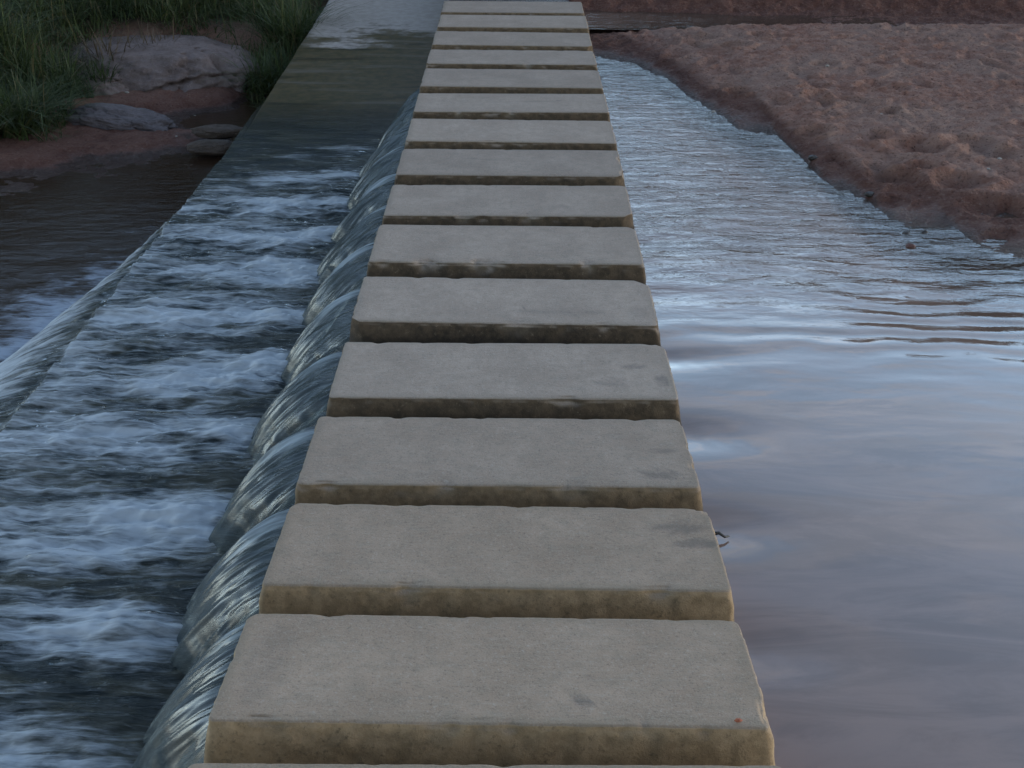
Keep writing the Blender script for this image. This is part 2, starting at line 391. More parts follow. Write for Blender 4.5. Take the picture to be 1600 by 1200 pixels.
SLABS = [   # label, weight of the painted flash warmth, stains (x, y, rx, ry, strength)
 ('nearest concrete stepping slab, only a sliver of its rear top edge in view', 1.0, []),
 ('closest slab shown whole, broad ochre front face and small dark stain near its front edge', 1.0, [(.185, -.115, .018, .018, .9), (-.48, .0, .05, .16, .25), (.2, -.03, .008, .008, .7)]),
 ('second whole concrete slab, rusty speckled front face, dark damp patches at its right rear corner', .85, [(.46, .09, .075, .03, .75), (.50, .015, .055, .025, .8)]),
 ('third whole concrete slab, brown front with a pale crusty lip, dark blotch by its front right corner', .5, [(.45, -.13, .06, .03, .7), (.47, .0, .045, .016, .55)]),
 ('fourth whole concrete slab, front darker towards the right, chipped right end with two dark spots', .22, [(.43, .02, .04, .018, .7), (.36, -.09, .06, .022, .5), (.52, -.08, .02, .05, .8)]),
 ('fifth whole concrete slab, clipped left front corner and a dark right end', .12, [(.2, -.10, .16, .03, .35), (.07, -.08, .01, .012, .8), (.50, -.10, .03, .05, .3)]),
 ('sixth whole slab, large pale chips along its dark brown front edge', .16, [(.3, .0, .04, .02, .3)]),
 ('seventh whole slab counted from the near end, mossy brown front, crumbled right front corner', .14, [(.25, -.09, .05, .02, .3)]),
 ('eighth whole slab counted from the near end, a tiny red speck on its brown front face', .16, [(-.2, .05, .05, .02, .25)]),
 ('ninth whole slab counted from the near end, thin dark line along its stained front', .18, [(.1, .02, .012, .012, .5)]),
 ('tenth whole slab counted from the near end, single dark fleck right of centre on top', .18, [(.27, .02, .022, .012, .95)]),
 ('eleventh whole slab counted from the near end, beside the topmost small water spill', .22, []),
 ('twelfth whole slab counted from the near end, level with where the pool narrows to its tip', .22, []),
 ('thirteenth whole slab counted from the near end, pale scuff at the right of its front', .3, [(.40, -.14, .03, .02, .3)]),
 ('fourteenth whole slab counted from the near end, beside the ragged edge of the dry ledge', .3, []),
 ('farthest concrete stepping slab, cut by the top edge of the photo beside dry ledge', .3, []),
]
GAPS = []          # (y centre, gap width, x centre)
prev_back = None
for k, (lab, dry, stains) in enumerate(SLABS):  # dry: weight of the painted flash warmth
    ef, eb = EDGES[2*k], EDGES[2*k+1]
    if ef: Xf, Yf, Zf = edge_world(ef)
    if eb: Xb, Yb, Zb = edge_world(eb)
    if not ef: Yf = Yb-.39; Xf = Xb; Zf = float(ztop(Yf))
    if not eb: Yb = Yf+.43; Xb = Xf; Zb = float(ztop(Yb))
    tilt = math.atan2(Zb-Zf, Yb-Yf)
    Yf -= .012
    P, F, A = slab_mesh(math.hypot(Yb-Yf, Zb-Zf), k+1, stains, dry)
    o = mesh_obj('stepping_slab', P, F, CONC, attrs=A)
    o.location = ((Xf+Xb)/2, (Yf+Yb)/2, (Zf+Zb)/2)
    o.rotation_euler = (tilt, R([0, .25, .3, .2, -.1, .35, .2, -.2, .1, .3, -.2, .2, 0, .3, .1, 0][k])*1.0, R([.3, -.3, -.2, .2, 0, -.25, .1, -.1, 0, .2, -.1, 0, -.2, .1, 0, 0][k]))
    tag(o, lab, 'stepping stone', 'concrete stepping slabs of the crossing')
    if prev_back is not None: GAPS.append(((prev_back+Yf)/2, Yf-prev_back, (Xf+Xb)/2))
    prev_back = Yb
XC = -.028
XL = XC-W/2                                   # left edge of the slabs

# ------------------------------------------------------------------ weir wall and apron
def zapron(y):                                # water surface level along the apron
    return np.interp(y, [-2, 0, 1.5, 2.5, 7.2, 8.0, 11.8, 17], [-.30, -.32, -.34, -.352, -.350, -.300, -.085, .20])
ys = axis((-1.5, 12.5, .10))
xs_prof = [(-.03, -1.2), (-.03, -.30), (-.012, -.22), (.0, -.205), (.02, -.20), (.4, -.20), (.8, -.20), (W-.02, -.20), (W, -.205), (W+.02, -.23), (W+.06, -1.2)]
V = []
for y in ys:
    for dx, dz in xs_prof:
        base = float(ztop(min(max(y, .3), 16)))
        V.append((XL+dx, y, (base+dz) if dz > -1 else -1.2))
V = np.array(V); V[:, :2] += np.c_[fbm(V[:, 0]*5, V[:, 1]*5, V[:, 2]*5, 3)*.006, np.zeros(len(V))]
weir = mesh_obj('weir_wall', V, grid_faces(len(xs_prof), len(ys)), WEIR)
tag(weir, 'low wet concrete weir wall carrying the row of stepping slabs', 'weir')
XE = -1.915                                   # outer edge of the apron
xs_prof = [XE+.06]+[XE+.02]+[XE, XE, XE+.012]+list(np.linspace(XE+.05, XL+.02, 40))
ys = axis((-1.5, 17, .04))
X, Y = np.meshgrid(xs_prof, ys)
Z = zapron(Y)-.055+fbm(X*1.2, Y*1.2, 0, 4)*.006
Z[:, 0] = -1.3; Z[:, 1] = -1.0; Z[:, 2] -= .06; Z[:, 3] -= .012
X = X+fbm(Y*2, Y*.3, 4.0, 3)*.006*(X < XE+.03)
apron = mesh_obj('concrete_apron', np.c_[X.ravel(), Y.ravel(), Z.ravel()], grid_faces(len(xs_prof), len(ys)), APRON)
tag(apron, 'long concrete ledge below the slabs, dry at its far end, mossy brown where wet', 'weir apron')

# ------------------------------------------------------------------ water on the apron
STR = [np.interp(g[0], [1.4, 2.0, 2.5, 3, 6.3, 6.9, 7.5, 8.0], [.45, .75, .9, 1, 1, .75, .42, 0]) for g in GAPS]
def foam_field(u, y):
    """u: metres left of the slabs"""
    f = np.zeros_like(u)
    yy = y+.10*fbm(u*1.6, y*1.6, 11, 3)+.035*fbm(u*5, y*9, 3, 3)
    for (yg, gw, xg), s in zip(GAPS, STR):
        if s <= 0: continue
        sig = .10+.12*u
        f += s*np.exp(-((yy-yg+.05*u)/sig)**2)*sstep(.22, .46, u)*(1-.45*sstep(.62, 1.25, u))
    f *= .85+.60*fbm(u*2.4, y*6.5, 2, 4)
    yo = y+.95*np.clip(u-.3, 0, 2)
    act = np.interp(np.where(y > 5, yo, y), [0, 1.5, 2.2, 3.2, 7.0, 7.9, 8.5], [.25, .45, .68, 1, 1, .5, 0])
    f = f*act+.19*act*(.8+.8*fbm(u*2, y*8, 7, 3))
    return np.clip(f, 0, 1.4)
ys = axis((-.8, 1.2, .05), (1.2, 7.2, .009), (7.2, 8.9, .012))
uf = np.linspace(.0, -XE+XL, 150)                 # flat run
path = [(XL-u, 0.0, u, 0.0) for u in uf]
ut = uf[-1]
for q in np.linspace(.03, 1, 34):                 # over the edge, .31 m down
    path.append((XE-.58*q, -.010-.31*(.30*q+.70*q*q), ut+.42*q, q))
path = np.array(path)
X = np.broadcast_to(path[:, 0], (len(ys), len(path))).copy(); U = np.broadcast_to(path[:, 2], X.shape); Q = np.broadcast_to(path[:, 3], X.shape)
Y = np.broadcast_to(ys[:, None], X.shape).copy()
act = np.interp(Y, [0, 1.2, 2.2, 3, 6.2, 7.2, 7.8], [.5, .7, .9, 1, 1, .45, .12])
Ff = foam_field(U.copy(), Y)
th = np.interp(Y, [-1, 6.9, 7.6, 8.3, 8.9], [0, 0, .010, .030, .056])         # the film dies out on the rising apron
Z = zapron(Y)+path[:, 1][None, :]-th
rough = act*(1-.75*Q)*sstep(-.05, .25, U)
Z += rough*(.016*fbm(U*2.6, Y*7.5, .3, 4, .55)+.011*np.abs(fbm(U*5, Y*17, 2.2, 3))+.022*np.clip(Ff, 0, 1)*(.30+fbm(U*5.0, Y*15, 5.5, 4, .6)))
# hump of boiling water just past the foot of each spill
for (yg, gw, xg), s in zip(GAPS, STR): Z += .012*s*np.exp(-((Y-yg)/.15)**2-((U-.50)/.12)**2)
X += Q*.54*np.interp(Y, [4.6, 6.8], [0, 1])
X -= Q*(.025*fbm(Y*1.6, Q*.4, 8, 3)+.004*fbm(Y*9, Q*.6, 3, 2))*act
fallfoam = Q**.6*np.clip(1.25+.4*fbm(Y*3.2, Q*.5, 6, 3), 0, 1.5)*np.interp(Y, [0, 1.5, 3, 5, 6.6, 7.3], [.8, 1, 1.0, .9, .75, 0])
Ff = np.where(Q > 0, np.maximum(fallfoam, Ff*.5), Ff)
o = mesh_obj('apron_water', np.c_[X.ravel(), Y.ravel(), Z.ravel()], grid_faces(len(path), len(ys))[:, ::-1].copy(), AWATER, attrs={'foam': Ff, 'clear': th, 'fall': Q})
tag(o, 'foaming shallow water racing left across the concrete ledge', 'water', kind='structure')

# ------------------------------------------------------------------ spills out of each gap
def spill(yg, gw, s, seed):
    ns, nt = 120, 110
    sv = np.linspace(0, 1, ns); tv = np.linspace(-1, 1, nt)
    S, T = np.meshgrid(sv, tv, indexing='ij')
    lip = XL-.004; za = float(zapron(yg))-.03
    # first 35 % of the path lies in the gap, the rest falls
    a = np.clip(S/.35, 0, 1); q = np.clip((S-.35)/.65, 0, 1)
    z0 = -.032-.020*(1-s)
    throw = (.28+.11*s)*(1-.32*np.abs(T)**2.2)
    X = np.where(S < .35, XL+W+.01+(lip-XL-W-.01)*a, lip-throw*(1-(1-q)**1.15))
    Zc = np.where(S < .35, -.006+(z0+.006)*a**1.5, z0-(z0-za)*(.25*q+.75*q**2))
    hw = np.where(S < .35, gw/2-.004, gw/2-.004+(.28-.015*q**1.5-gw/2)*(1-np.exp(-30*q)))
    hw = hw*(1+.16*q*fbm(q*3+seed, T*.8, 2, 3))
    throw = throw*(1+.10*fbm(T*2.5+seed*2, .5, seed, 3))
    X = np.where(S < .35, X, lip-throw*(1-(1-q)**1.15))
    skew = -.02*q
    Y = yg+T*hw+skew+.012*q*fbm(S*2+seed, T*2, 1, 2)
    edge = np.abs(T)**3
    Z = Zc-np.where(T > 0, .6, 1)*edge*(.045*np.exp(-((q-.5)/.3)**2)*(q > 0)+.03*q)
    st = fbm(T*5+seed*3.1, q*.8, 4, 4, .6)
    st2 = fbm(T*15+seed*5.1, q*1.1, 9, 3, .6)
    amp = .006*np.sin(np.clip(q*1.15, 0, 1)*math.pi*.92+.05)*(q > 0)
    Z += amp*(st*1.9+st2*.10); X -= amp*(st+.4*st2)*.7
    # crest lines standing on the far shoulder of the jet
    Z += .010*np.exp(-((T-.35)/.2)**2)*np.exp(-((q-.25)/.28)**2)*(q > 0)*s
    toe = sstep(.86, 1, q)
    c1, c2, w1 = [np.random.default_rng(seed+50).uniform(*v) for v in ((.15, .55), (-.45, .0), (.18, .34))]
    foam = s*(.12+.80*np.exp(-((T-c1)/w1)**2)*np.exp(-((q-.30)/.38)**2)+.35*np.exp(-((T-c2)/.14)**2)*np.exp(-((q-.45)/.3)**2)-.20*np.exp(-((T+.35)/.35)**2)*(1-toe))+.30*toe*s
    foam = np.where(q > 0, foam, 0)
    return np.c_[X.ravel(), Y.ravel(), Z.ravel()], grid_faces(nt, ns), foam, np.c_[q.ravel(), (T*.5+.5).ravel()]
for k, ((yg, gw, xg), s) in enumerate(zip(GAPS, STR)):
    if s <= .05: continue
    P, F, fo, uv = spill(yg, gw, s, k)
    o = mesh_obj('water_spill', P, F, FAN, attrs={'foam': fo, 'seed': np.full(len(P), k*.37)}, uv=uv)
    tag(o, kind='structure')

# ------------------------------------------------------------------ ground: one sheet, sand banks and beds
SHORE = [(930,88),(985,97),(1050,130),(1100,165),(1150,196),(1210,207),(1250,246),(1300,290),(1345,306),(1400,345),(1424,356),(1500,360),(1522,377),(1560,389),(1600,396),(1800,430),(2300,480)]
SH = sorted(at(*p) for p in SHORE); SHX = [p[0] for p in SH]; SHY = [p[1] for p in SH]
SHX += [6, 12]; SHY += [min(SHY)-.6, min(SHY)-2]
LEFT = [(-2.2,0,-1.1),(-4,1,-1.1),(-6,2,-1.0),(-2.2,3,-1.05),(-3.5,4,-1.0),(-5.5,4.5,-.9),(-2.2,6,-.92),(-3.5,6.2,-.85),(-5,6.5,-.75),(-2.1,7.4,-.80),(-2.8,7.2,-.76),
 (-3.52,7.42,-.65),(-2.95,7.80,-.65),(-2.44,8.15,-.655),(-4.3,7.2,-.64),(-6,7,-.5),(-2.05,8.2,-.70),
 (-2.9,8.5,-.585),(-3.6,8.15,-.575),(-2.45,8.6,-.61),(-4.5,8.1,-.51),(-2.05,8.7,-.67),
 (-2.5,9.25,-.675),(-2.15,9.1,-.70),(-2.2,9.8,-.665),(-2.95,9.15,-.64),(-2.05,10.3,-.60),
 (-2.75,9.85,-.54),(-3.2,9.6,-.53),(-2.3,10.5,-.53),(-3.9,9.2,-.48),(-4.7,9,-.36),(-3.2,10.2,-.47),
 (-4.9,10,-.10),(-3.5,11.5,-.10),(-2.7,11.6,-.22),(-2.2,11.6,-.30),(-2.3,12.8,-.10),(-4,13,.25),(-6,11,.30),(-7.5,14,.7),(-2.2,15,.15),(-10,8,.3),(-12,18,1.2),(-4,20,.8)]
LEFT = np.array(LEFT)
PITS = [(rng.uniform(.8, 5.2), rng.uniform(4.6, 10), rng.uniform(.05, .11), rng.uniform(.04, .075), rng.uniform(0, 3.1), rng.uniform(.012, .034)) for _ in range(220)]
for (px, py, r) in ((1512,222,.13),(1440,226,.15),(1392,267,.11),(1500,274,.12),(1440,255,.08),(1270,200,.09),(1385,297,.08),(1565,312,.15),(1550,352,.12),(1545,236,.12),(1090,62,.12),(1140,76,.10)):
    X, Y = at(px, py, .07); PITS.append((X, Y, r, r*.7, rng.uniform(-.4, .4), .052))
def ground(x, y):
    """height, wetness, soil"""
    d = (y-np.interp(x, SHX, SHY))*.42
    d = d+.05*fbm(x*2.2, y*2.2, 3, 4)
    rb = np.where(d > 0, .060*(1-np.exp(-d/.34))+.035*np.clip(d, 0, 3), np.maximum(.22*d, -.22))
    lump = fbm(x*3.2, y*3.2, 0, 5, .6)*.009+fbm(x*15, y*15, 2, 5, .8)*.009
    near = np.clip(d/.25, 0, 1)
    rb = rb+lump*(.45+.55*near)
    for (px, py, ra, rb_, ang, dep) in PITS:
        m = (np.abs(x-px) < .4) & (np.abs(y-py) < .4)
        if not m.any(): continue
        ca, sa = math.cos(ang), math.sin(ang); xx = x[m]-px; yy = y[m]-py
        q = ((xx*ca+yy*sa)/ra)**2+((-xx*sa+yy*ca)/rb_)**2
        rb[m] += (-dep*np.exp(-q)+dep*.45*np.exp(-(np.sqrt(q)-1.5)**2*5))*near[m]
    # shallow channel with a low red scarp behind it
    yc = 9.52+.05*fbm(x*1.3, 0*x, 7, 3)
    e = y-yc
    rb = rb-sstep(-.14, .02, e)*.075*(x > .4)+sstep(.55, 1.1, e+.05*fbm(x*5, y*5, 3, 3))*.20+np.clip(e-1, 0, 100)*.025
    wet_r = np.clip(1.25-d/.42, 0, 1.25)
    wet_r = np.maximum(wet_r, sstep(-.02, .06, e)*(.75+.4*sstep(.5, .1, e)))
    # left bank by scattered heights
    num = np.zeros_like(x); den = np.zeros_like(x)
    for (px, py, pz) in LEFT:
        w = 1/(((x-px)**2+(y-py)**2)+.012)**2.0; num += w*pz; den += w
    lb = num/den
    lb = lb+(fbm(x*4, y*4, 6, 5, .6)*.020+fbm(x*13, y*13, 1, 3)*.008)*sstep(-.75, -.6, lb)
    wet_l = np.clip(.70-(lb+.62)*2.0, .25, 1.25)+.6*sstep(-.58, -.645, lb)
    soil_l = sstep(-.36, -.12, lb+.06*fbm(x*2, y*2, 3, 3))
    t = sstep(-1.5, .2, x)
    far = sstep(14, 40, y)*.8
    h = lb*(1-t)+rb*t+far
    mid = (x > -1.85) & (x < .50)                        # under the weir and the apron
    h = np.where(mid, np.minimum(h, -.85), h)
    soil = soil_l*(1-t)+sstep(13.5, 16, y)*t
    return h, wet_l*(1-t)+wet_r*t, soil
gx = axis((-90, -12, 6), (-12, -5.6, .25), (-5.6, -1.86, .016), (-1.86, .5, .12), (.5, 5.6, .015), (5.6, 12, .25), (12, 90, 6))
gy = axis((-30, 0, 3), (0, 3.4, .12), (3.4, 12.6, .0155), (12.6, 16, .1), (16, 30, 1), (30, 150, 8))
GX, GY = np.meshgrid(gx, gy)
GH, GW, GS = ground(GX, GY)
o = mesh_obj('ground', np.c_[GX.ravel(), GY.ravel(), GH.ravel()], grid_faces(len(gx), len(gy)), SAND, attrs={'wet': GW, 'soil': GS})
tag(o, 'trampled reddish river sand on both banks', 'ground', kind='structure')
def gh(x, y): return float(ground(np.array([float(x)]), np.array([float(y)]))[0][0])

# ------------------------------------------------------------------ still pool on the upstream side
px_ = axis((XL+W+.005, 3.0, .012), (3.0, 5, .06), (5, 14, .5)); py_ = axis((-12, 0, .5), (0, 1.0, .05), (1.0, 9.4, .012))
X, Y = np.meshgrid(px_, py_)
act = np.interp(Y, [0, 2.9, 3.6, 4.2, 5.0, 9], [.03, .05, .25, .75, 1.0, 1.0])
act = act*(1-.35*sstep(1.2, 2.2, X)*sstep(6, 4.5, Y))
warp = .25*fbm(X*.8, Y*.8, 2, 2)
Z = act*(.0036*fbm(X*1.7+warp, Y*5.5+warp*3, .7, 3, .5)+.0025*np.interp(Y, [4.0, 5.0], [.25, 1])*fbm(X*4.5, Y*17+warp*4, 3, 3, .6))
Z += np.interp(Y, [3.2, 3.8, 4.8, 5.6], [0, 1, 1, .4])*(.0012*np.sin(2*math.pi*(Y*5.4+.5*X+1.2*fbm(X*.9, Y*.9, 5, 3)))+.0010*fbm(X*1.8, Y*9+fbm(X*.9, Y*2, 1, 2)*1.5, 6, 2))
Z += .00025*fbm(X*1.1, Y*1.8, 9, 3)+.00010*fbm(X*6, Y*20, 2, 3)
for (yg, gw, xg), s in zip(GAPS, STR):           # the surface draws down into every gap
    if s <= 0: continue
    xx = X-(XL+W)
    r2 = (xx/.22)**2+((Y-yg)/.10)**2
    Z -= .010*s*np.exp(-r2)
    ang = np.abs(Y-yg)-.35*xx                     # faint vee of ripples beside each slab
    Z += .0007*s*np.exp(-(ang/.025)**2)*np.exp(-xx/.18)*np.cos(xx*70)
hgt = ground(X, Y)[0]
o = mesh_obj('pool_water', np.c_[X.ravel(), Y.ravel(), Z.ravel()], grid_faces(len(px_), len(py_)), POOL, attrs={'depth': np.clip(Z-hgt, 0, 1), 'rough': np.clip(act*np.interp(Y, [3.8, 5.0], [.15, 1]), .01, 1)})
tag(o, 'quiet upstream pool reflecting blue and pink evening sky', 'water', kind='structure')
# long puddle along the foot of the far scarp
X, Y = np.meshgrid(np.linspace(.55, 3.2, 120), np.linspace(9.4, 10.6, 40))
Z = np.full(X.shape, .072); hgt = ground(X, Y)[0]
o = mesh_obj('puddle_water', np.c_[X.ravel(), Y.ravel(), Z.ravel()], grid_faces(120, 40), POOL, attrs={'depth': np.clip(Z-hgt, 0, 1), 'rough': np.full(X.size, .25)})
tag(o, 'long shallow puddle behind the sand bank', 'water', kind='structure')

# ------------------------------------------------------------------ lower pool on the downstream side
lx = axis((-14, -5.5, .4), (-5.5, -1.93, .014)); ly = axis((-6, 1.5, .3), (1.5, 8.2, .014), (8.2, 11, .08))
X, Y = np.meshgrid(lx, ly)
u = XE-.48-X
f = np.exp(-np.clip(u, 0, 9)/.50)*np.interp(Y, [0, 2, 4, 5.6, 6.5, 7.1], [1, 1.05, 1.0, .72, .28, 0])
f *= .80+.7*fbm(X*3, Y*3.6, 2, 4)
f += .40*np.interp(Y, [0, 3, 4.8, 6.0], [1, 1, .7, 0])*sstep(2.2, .4, u)*(.7+.7*fbm(X*4, Y*9, 4, 3))
f = np.clip(f, 0, 1.3)
am = np.interp(Y, [0, 4, 6, 7.4], [1, 1, .45, .06])*sstep(4, .3, u)
Z = -.65+am*(.012*fbm(X*3, Y*6, .3, 4)+.02*f*fbm(X*6, Y*9, 5, 3))+.0006*fbm(X*6, Y*16, 1, 2)
o = mesh_obj('lower_pool_water', np.c_[X.ravel(), Y.ravel(), Z.ravel()], grid_faces(len(lx), len(ly)), LOWER, attrs={'foam': f})
tag(o, 'brown lower pool with foam under the ledge', 'water', kind='structure')

# ------------------------------------------------------------------ rocks
def ico(sub):
    import bmesh
    bm = bmesh.new(); bmesh.ops.create_icosphere(bm, subdivisions=sub, radius=1.0)
    V = np.array([v.co[:] for v in bm.verts]); F = np.array([[v.index for v in f.verts] for f in bm.faces]); bm.free(); return V, F
IV, IF = ico(6); IV4, IF4 = ico(4)
def rock(name, loc, size, seed, mat, label, cat, rot=0, flat=.0, amp=.22, cracks=True, fine=True, group=None, skew=0):
    V, F = (IV, IF) if fine else (IV4, IF4); V = V.copy()
    s = seed*3.7
    r = 1+amp*fbm(V[:, 0]*1.3+s, V[:, 1]*1.3, V[:, 2]*1.3, 5, .5)
    if cracks:
        w1 = fbm(V[:, 0]*2+s, V[:, 1]*2, V[:, 2]*2, 3)
        for k in range(4):
            nrm = np.random.default_rng(seed*10+k).normal(size=3); nrm /= np.linalg.norm(nrm)
            q = V@nrm-np.random.default_rng(seed*10+k+5).uniform(-.5, .5)+.16*w1
            r -= .08*np.exp(-(q/.022)**2)-.030*np.sign(q)*np.exp(-np.abs(q)/.25)*.5
        r += .03*fbm(V[:, 0]*9+s, V[:, 1]*9, V[:, 2]*9, 3)
    P = V*r[:, None]
    if flat: P[:, 2] = np.where(P[:, 2] > flat, flat+(P[:, 2]-flat)*.25, P[:, 2])
    P[:, 0] += skew*P[:, 2]
    P *= np.array(size)
    o = mesh_obj(name, P, F, mat); o.location = loc; o.rotation_euler = (0, 0, rot)
    return tag(o, label, cat, group)
rock('boulder', (-3.30, 10.50, -.63), (1.08, .78, .42), 3, GRANITE, 'large low cracked pinkish grey boulder under the grass on the bank', 'boulder', rot=-.10, flat=.8, amp=.12, skew=-.12)
rock('boulder', (-3.78, 10.0, -.56), (.55, .55, .36), 8, GRANITE, 'sandy red rock shoulder joined to the lower left of the large boulder', 'boulder', rot=.5, flat=.3, amp=.18)
rock('boulder', (-3.17, 8.92, -.60), (.42, .22, .13), 5, GREYROCK, 'small pointed grey rock half buried in red sand', 'boulder', rot=-.12, amp=.22, skew=-.4)
zt_ = gh(-2.28, 8.3)
rock('flat_stone', (-2.26, 8.22, -.585), (.19, .10, .055), 11, BROWNROCK, 'flat brown stone nearest the ledge, lower of the two', 'stone', rot=.05, amp=.15, cracks=False)
rock('flat_stone', (-2.27, 8.52, -.55), (.22, .085, .05), 14, BROWNROCK, 'flat dark stone lying just behind the lower flat stone', 'stone', rot=-.05, amp=.18, cracks=False)
PEB = mat_plain('white_pebble', (.42, .38, .33))
DARKP = mat_plain('dark_pebble', (.045, .038, .032), .5)
REDP = mat_plain('red_pebble', (.13, .055, .04), .6)
for (px, py, r, m, lab) in ((195,150,.018,PEB,'white pebble on red sand below the big boulder'),(75,181,.025,PEB,'pale bluish pebble beside the tussock at the left'),
    (298,160,.012,PEB,'small white pebble on sand right of the grey rock'),(270,200,.010,PEB,'tiny pale pebble near the dark inlet')):
    X, Y = at(px, py, -.52); Z = gh(X, Y)
    rock('pebble', (X, Y, Z+r*.35), (r, r*.8, r*.65), int(px), m, lab, 'pebble', cracks=False, fine=False, group='pebbles on the left bank')
for (px, py, r, m, lab) in ((1266,252,.026,DARKP,'dark stone at the water edge with a glint beside it'),(1355,306,.024,DARKP,'dark stone on the shoreline by the olive shallows'),
    (1421,381,.022,REDP,'reddish stone breaking the pool surface near shore'),(1414,360,.017,DARKP,'small dark stone at the tip of the sand spit'),(1443,358,.016,DARKP,'tiny dark stone right of the sand spit tip'),
    (1287,115,.013,PEB,'white pebble out on the dry sand'),(1372,183,.011,PEB,'pale pebble in the middle of the trampled sand'),(1557,252,.013,PEB,'white pebble on sand at the far right'),(1525,43,.018,PEB,'pale stone by the dark far channel'),
    (1112,160,.016,PEB,'pale pebble at the upper shoreline'),(1541,263,.010,PEB,'grey pebble beside the white one at the far right')):
    X, Y = at(px, py, .05 if m is PEB else .0); Z = gh(X, Y)
    rock('pebble', (X, Y, max(Z, -.005)+r*.3), (r, r*.8, r*.6), int(px), m, lab, 'pebble', cracks=False, fine=False, group='pebbles on the right bank')

# ------------------------------------------------------------------ grass
def blades(pts, hmin, hmax, width, droop, r, splay=.5, lean=(0, 0), scale=1.0):
    n = len(pts); seg = 6
    h = r.uniform(hmin, hmax, n)*scale; az = r.uniform(0, 2*math.pi, n); sp = r.uniform(.05, splay, n)
    dx = np.cos(az)*sp+lean[0]; dy = np.sin(az)*sp+lean[1]
    t = np.linspace(0, 1, seg)
    w = width*r.uniform(.6, 1.3, n)
    dr = droop*r.uniform(.3, 1.3, n)
    cx = pts[:, 0:1]+h[:, None]*(dx[:, None]*t+dx[:, None]*dr[:, None]*t**2.4*1.3)
    cy = pts[:, 1:2]+h[:, None]*(dy[:, None]*t+dy[:, None]*dr[:, None]*t**2.4*1.3)
    cz = pts[:, 2:3]+h[:, None]*(t-.75*np.minimum(dr*np.hypot(dx, dy)*2.2, 1.15)[:, None]*t**2.3*.62)
    a2 = az+math.pi/2+r.uniform(-.9, .9, n)
    ww = w[:, None]*(1-t**2.2)*.5+.0002
    ox, oy = np.cos(a2)[:, None]*ww, np.sin(a2)[:, None]*ww
    L = np.stack([cx-ox, cy-oy, cz], -1); Rr = np.stack([cx+ox, cy+oy, cz], -1)
    V = np.stack([L, Rr], 2).reshape(n, seg*2, 3)
    b = np.arange(seg-1)*2
    f = np.stack([b, b+1, b+3, b+2], -1)
    F = (np.arange(n)[:, None, None]*seg*2+f[None]).reshape(-1, 4)
    tone = np.repeat(r.uniform(0, 1, n), seg*2)
    return V.reshape(-1, 3), F, tone
GPOLY = [(-20,185),(30,178),(75,165),(95,130),(125,85),(160,58),(205,50),(260,52),(330,62),(385,92),(408,104),(440,96),(470,70),(495,25),(520,-20),(600,-140),(-300,-140),(-200,185)]
gp = np.array([at(p[0], max(p[1], -100), -.25) for p in GPOLY])
def inpoly(x, y, P):
    ins = np.zeros(len(x), bool); j = len(P)-1
    for i in range(len(P)):
        c = ((P[i, 1] > y) != (P[j, 1] > y)) & (x < (P[j, 0]-P[i, 0])*(y-P[i, 1])/(P[j, 1]-P[i, 1]+1e-9)+P[i, 0])
        ins ^= c; j = i
    return ins
r = np.random.default_rng(21)
N0 = 130000
xs = r.uniform(-8.5, -1.97, N0); ysr = r.uniform(8.3, 15.5, N0)
k = inpoly(xs, ysr, gp) & (xs < -2.0)
dens = .5+fbm(xs*1.3, ysr*1.3, 4, 3)
k &= r.uniform(0, 1, N0) < np.clip(dens+.25, .12, 1)
xs, ysr = xs[k], ysr[k]
edge_ = np.ones(len(xs))
for dx_, dy_ in ((.0, -.35), (.3, -.2), (.0, -.7), (.6, -.3)): edge_ -= .17*(~inpoly(xs+dx_, ysr+dy_, gp))
zs = ground(xs, ysr)[0]-.02
hs = np.c_[xs, ysr, zs]
cl = fbm(xs*1.1+5, ysr*1.1, 8, 3)
parts = []
for sel, a_, b_, w_, dr_, sp_ in ((cl < -.1, .10, .34, .009, 1.2, 1.0), ((cl >= -.1) & (cl < .22), .18, .50, .010, 1.1, .9), (cl >= .22, .28, .75, .011, 1.0, .8)):
    parts.append(blades(hs[sel], a_, b_, w_, dr_, r, sp_, scale=edge_[sel]))
V = np.concatenate([p[0] for p in parts]); off = np.cumsum([0]+[len(p[0]) for p in parts])
F = np.concatenate([p[1]+o_ for p, o_ in zip(parts, off)]); T = np.concatenate([p[2] for p in parts])
o = mesh_obj('grass', V, F, GRASS, attrs={'tone': T})
tag(o, 'dense dark green grass covering the left bank', 'grass', kind='stuff')
def tussock(name, px, py, z, n, rad, hmin, hmax, mat, label, cat, droop=1.0, splay=.9, width=.012, lean=(0, 0), group=None):
    X, Y = at(px, py, z); r = np.random.default_rng(int(px*7+py))
    a = r.uniform(0, 6.28, n); q = rad*np.sqrt(r.uniform(0, 1, n))
    P = np.c_[q*np.cos(a), q*np.sin(a), np.zeros(n)]
    V, F, T = blades(P, hmin, hmax, width, droop, r, splay, lean)
    o = mesh_obj(name, V, F, mat, attrs={'tone': T}); o.location = (X, Y, gh(X, Y)-.015)
    return tag(o, label, cat, group)
tussock('grass_tussock', 22, 178, -.42, 700, .22, .25, .55, GRASS, 'drooping green grass tussock at the foot of the bank beside the pale pebble', 'grass tussock', 1.3, 1.0, .0075)
tussock('grass_tussock', 415, 84, -.28, 420, .18, .25, .55, GRASS, 'tall green grass tussock overhanging the ledge right of the big boulder', 'grass tussock', 1.2, .9, .008)
tussock('grass_tussock', 448, 40, -.2, 420, .22, .4, .8, GRASS, 'tall dark grass tussock close to the dry end of the ledge', 'grass tussock', 1.1, .8, .008)
tussock('grass_tuft', 152, 138, -.48, 110, .09, .15, .40, GRASS, 'small green sprig in front of the left end of the big boulder', 'grass tuft', .8, .6, .011)
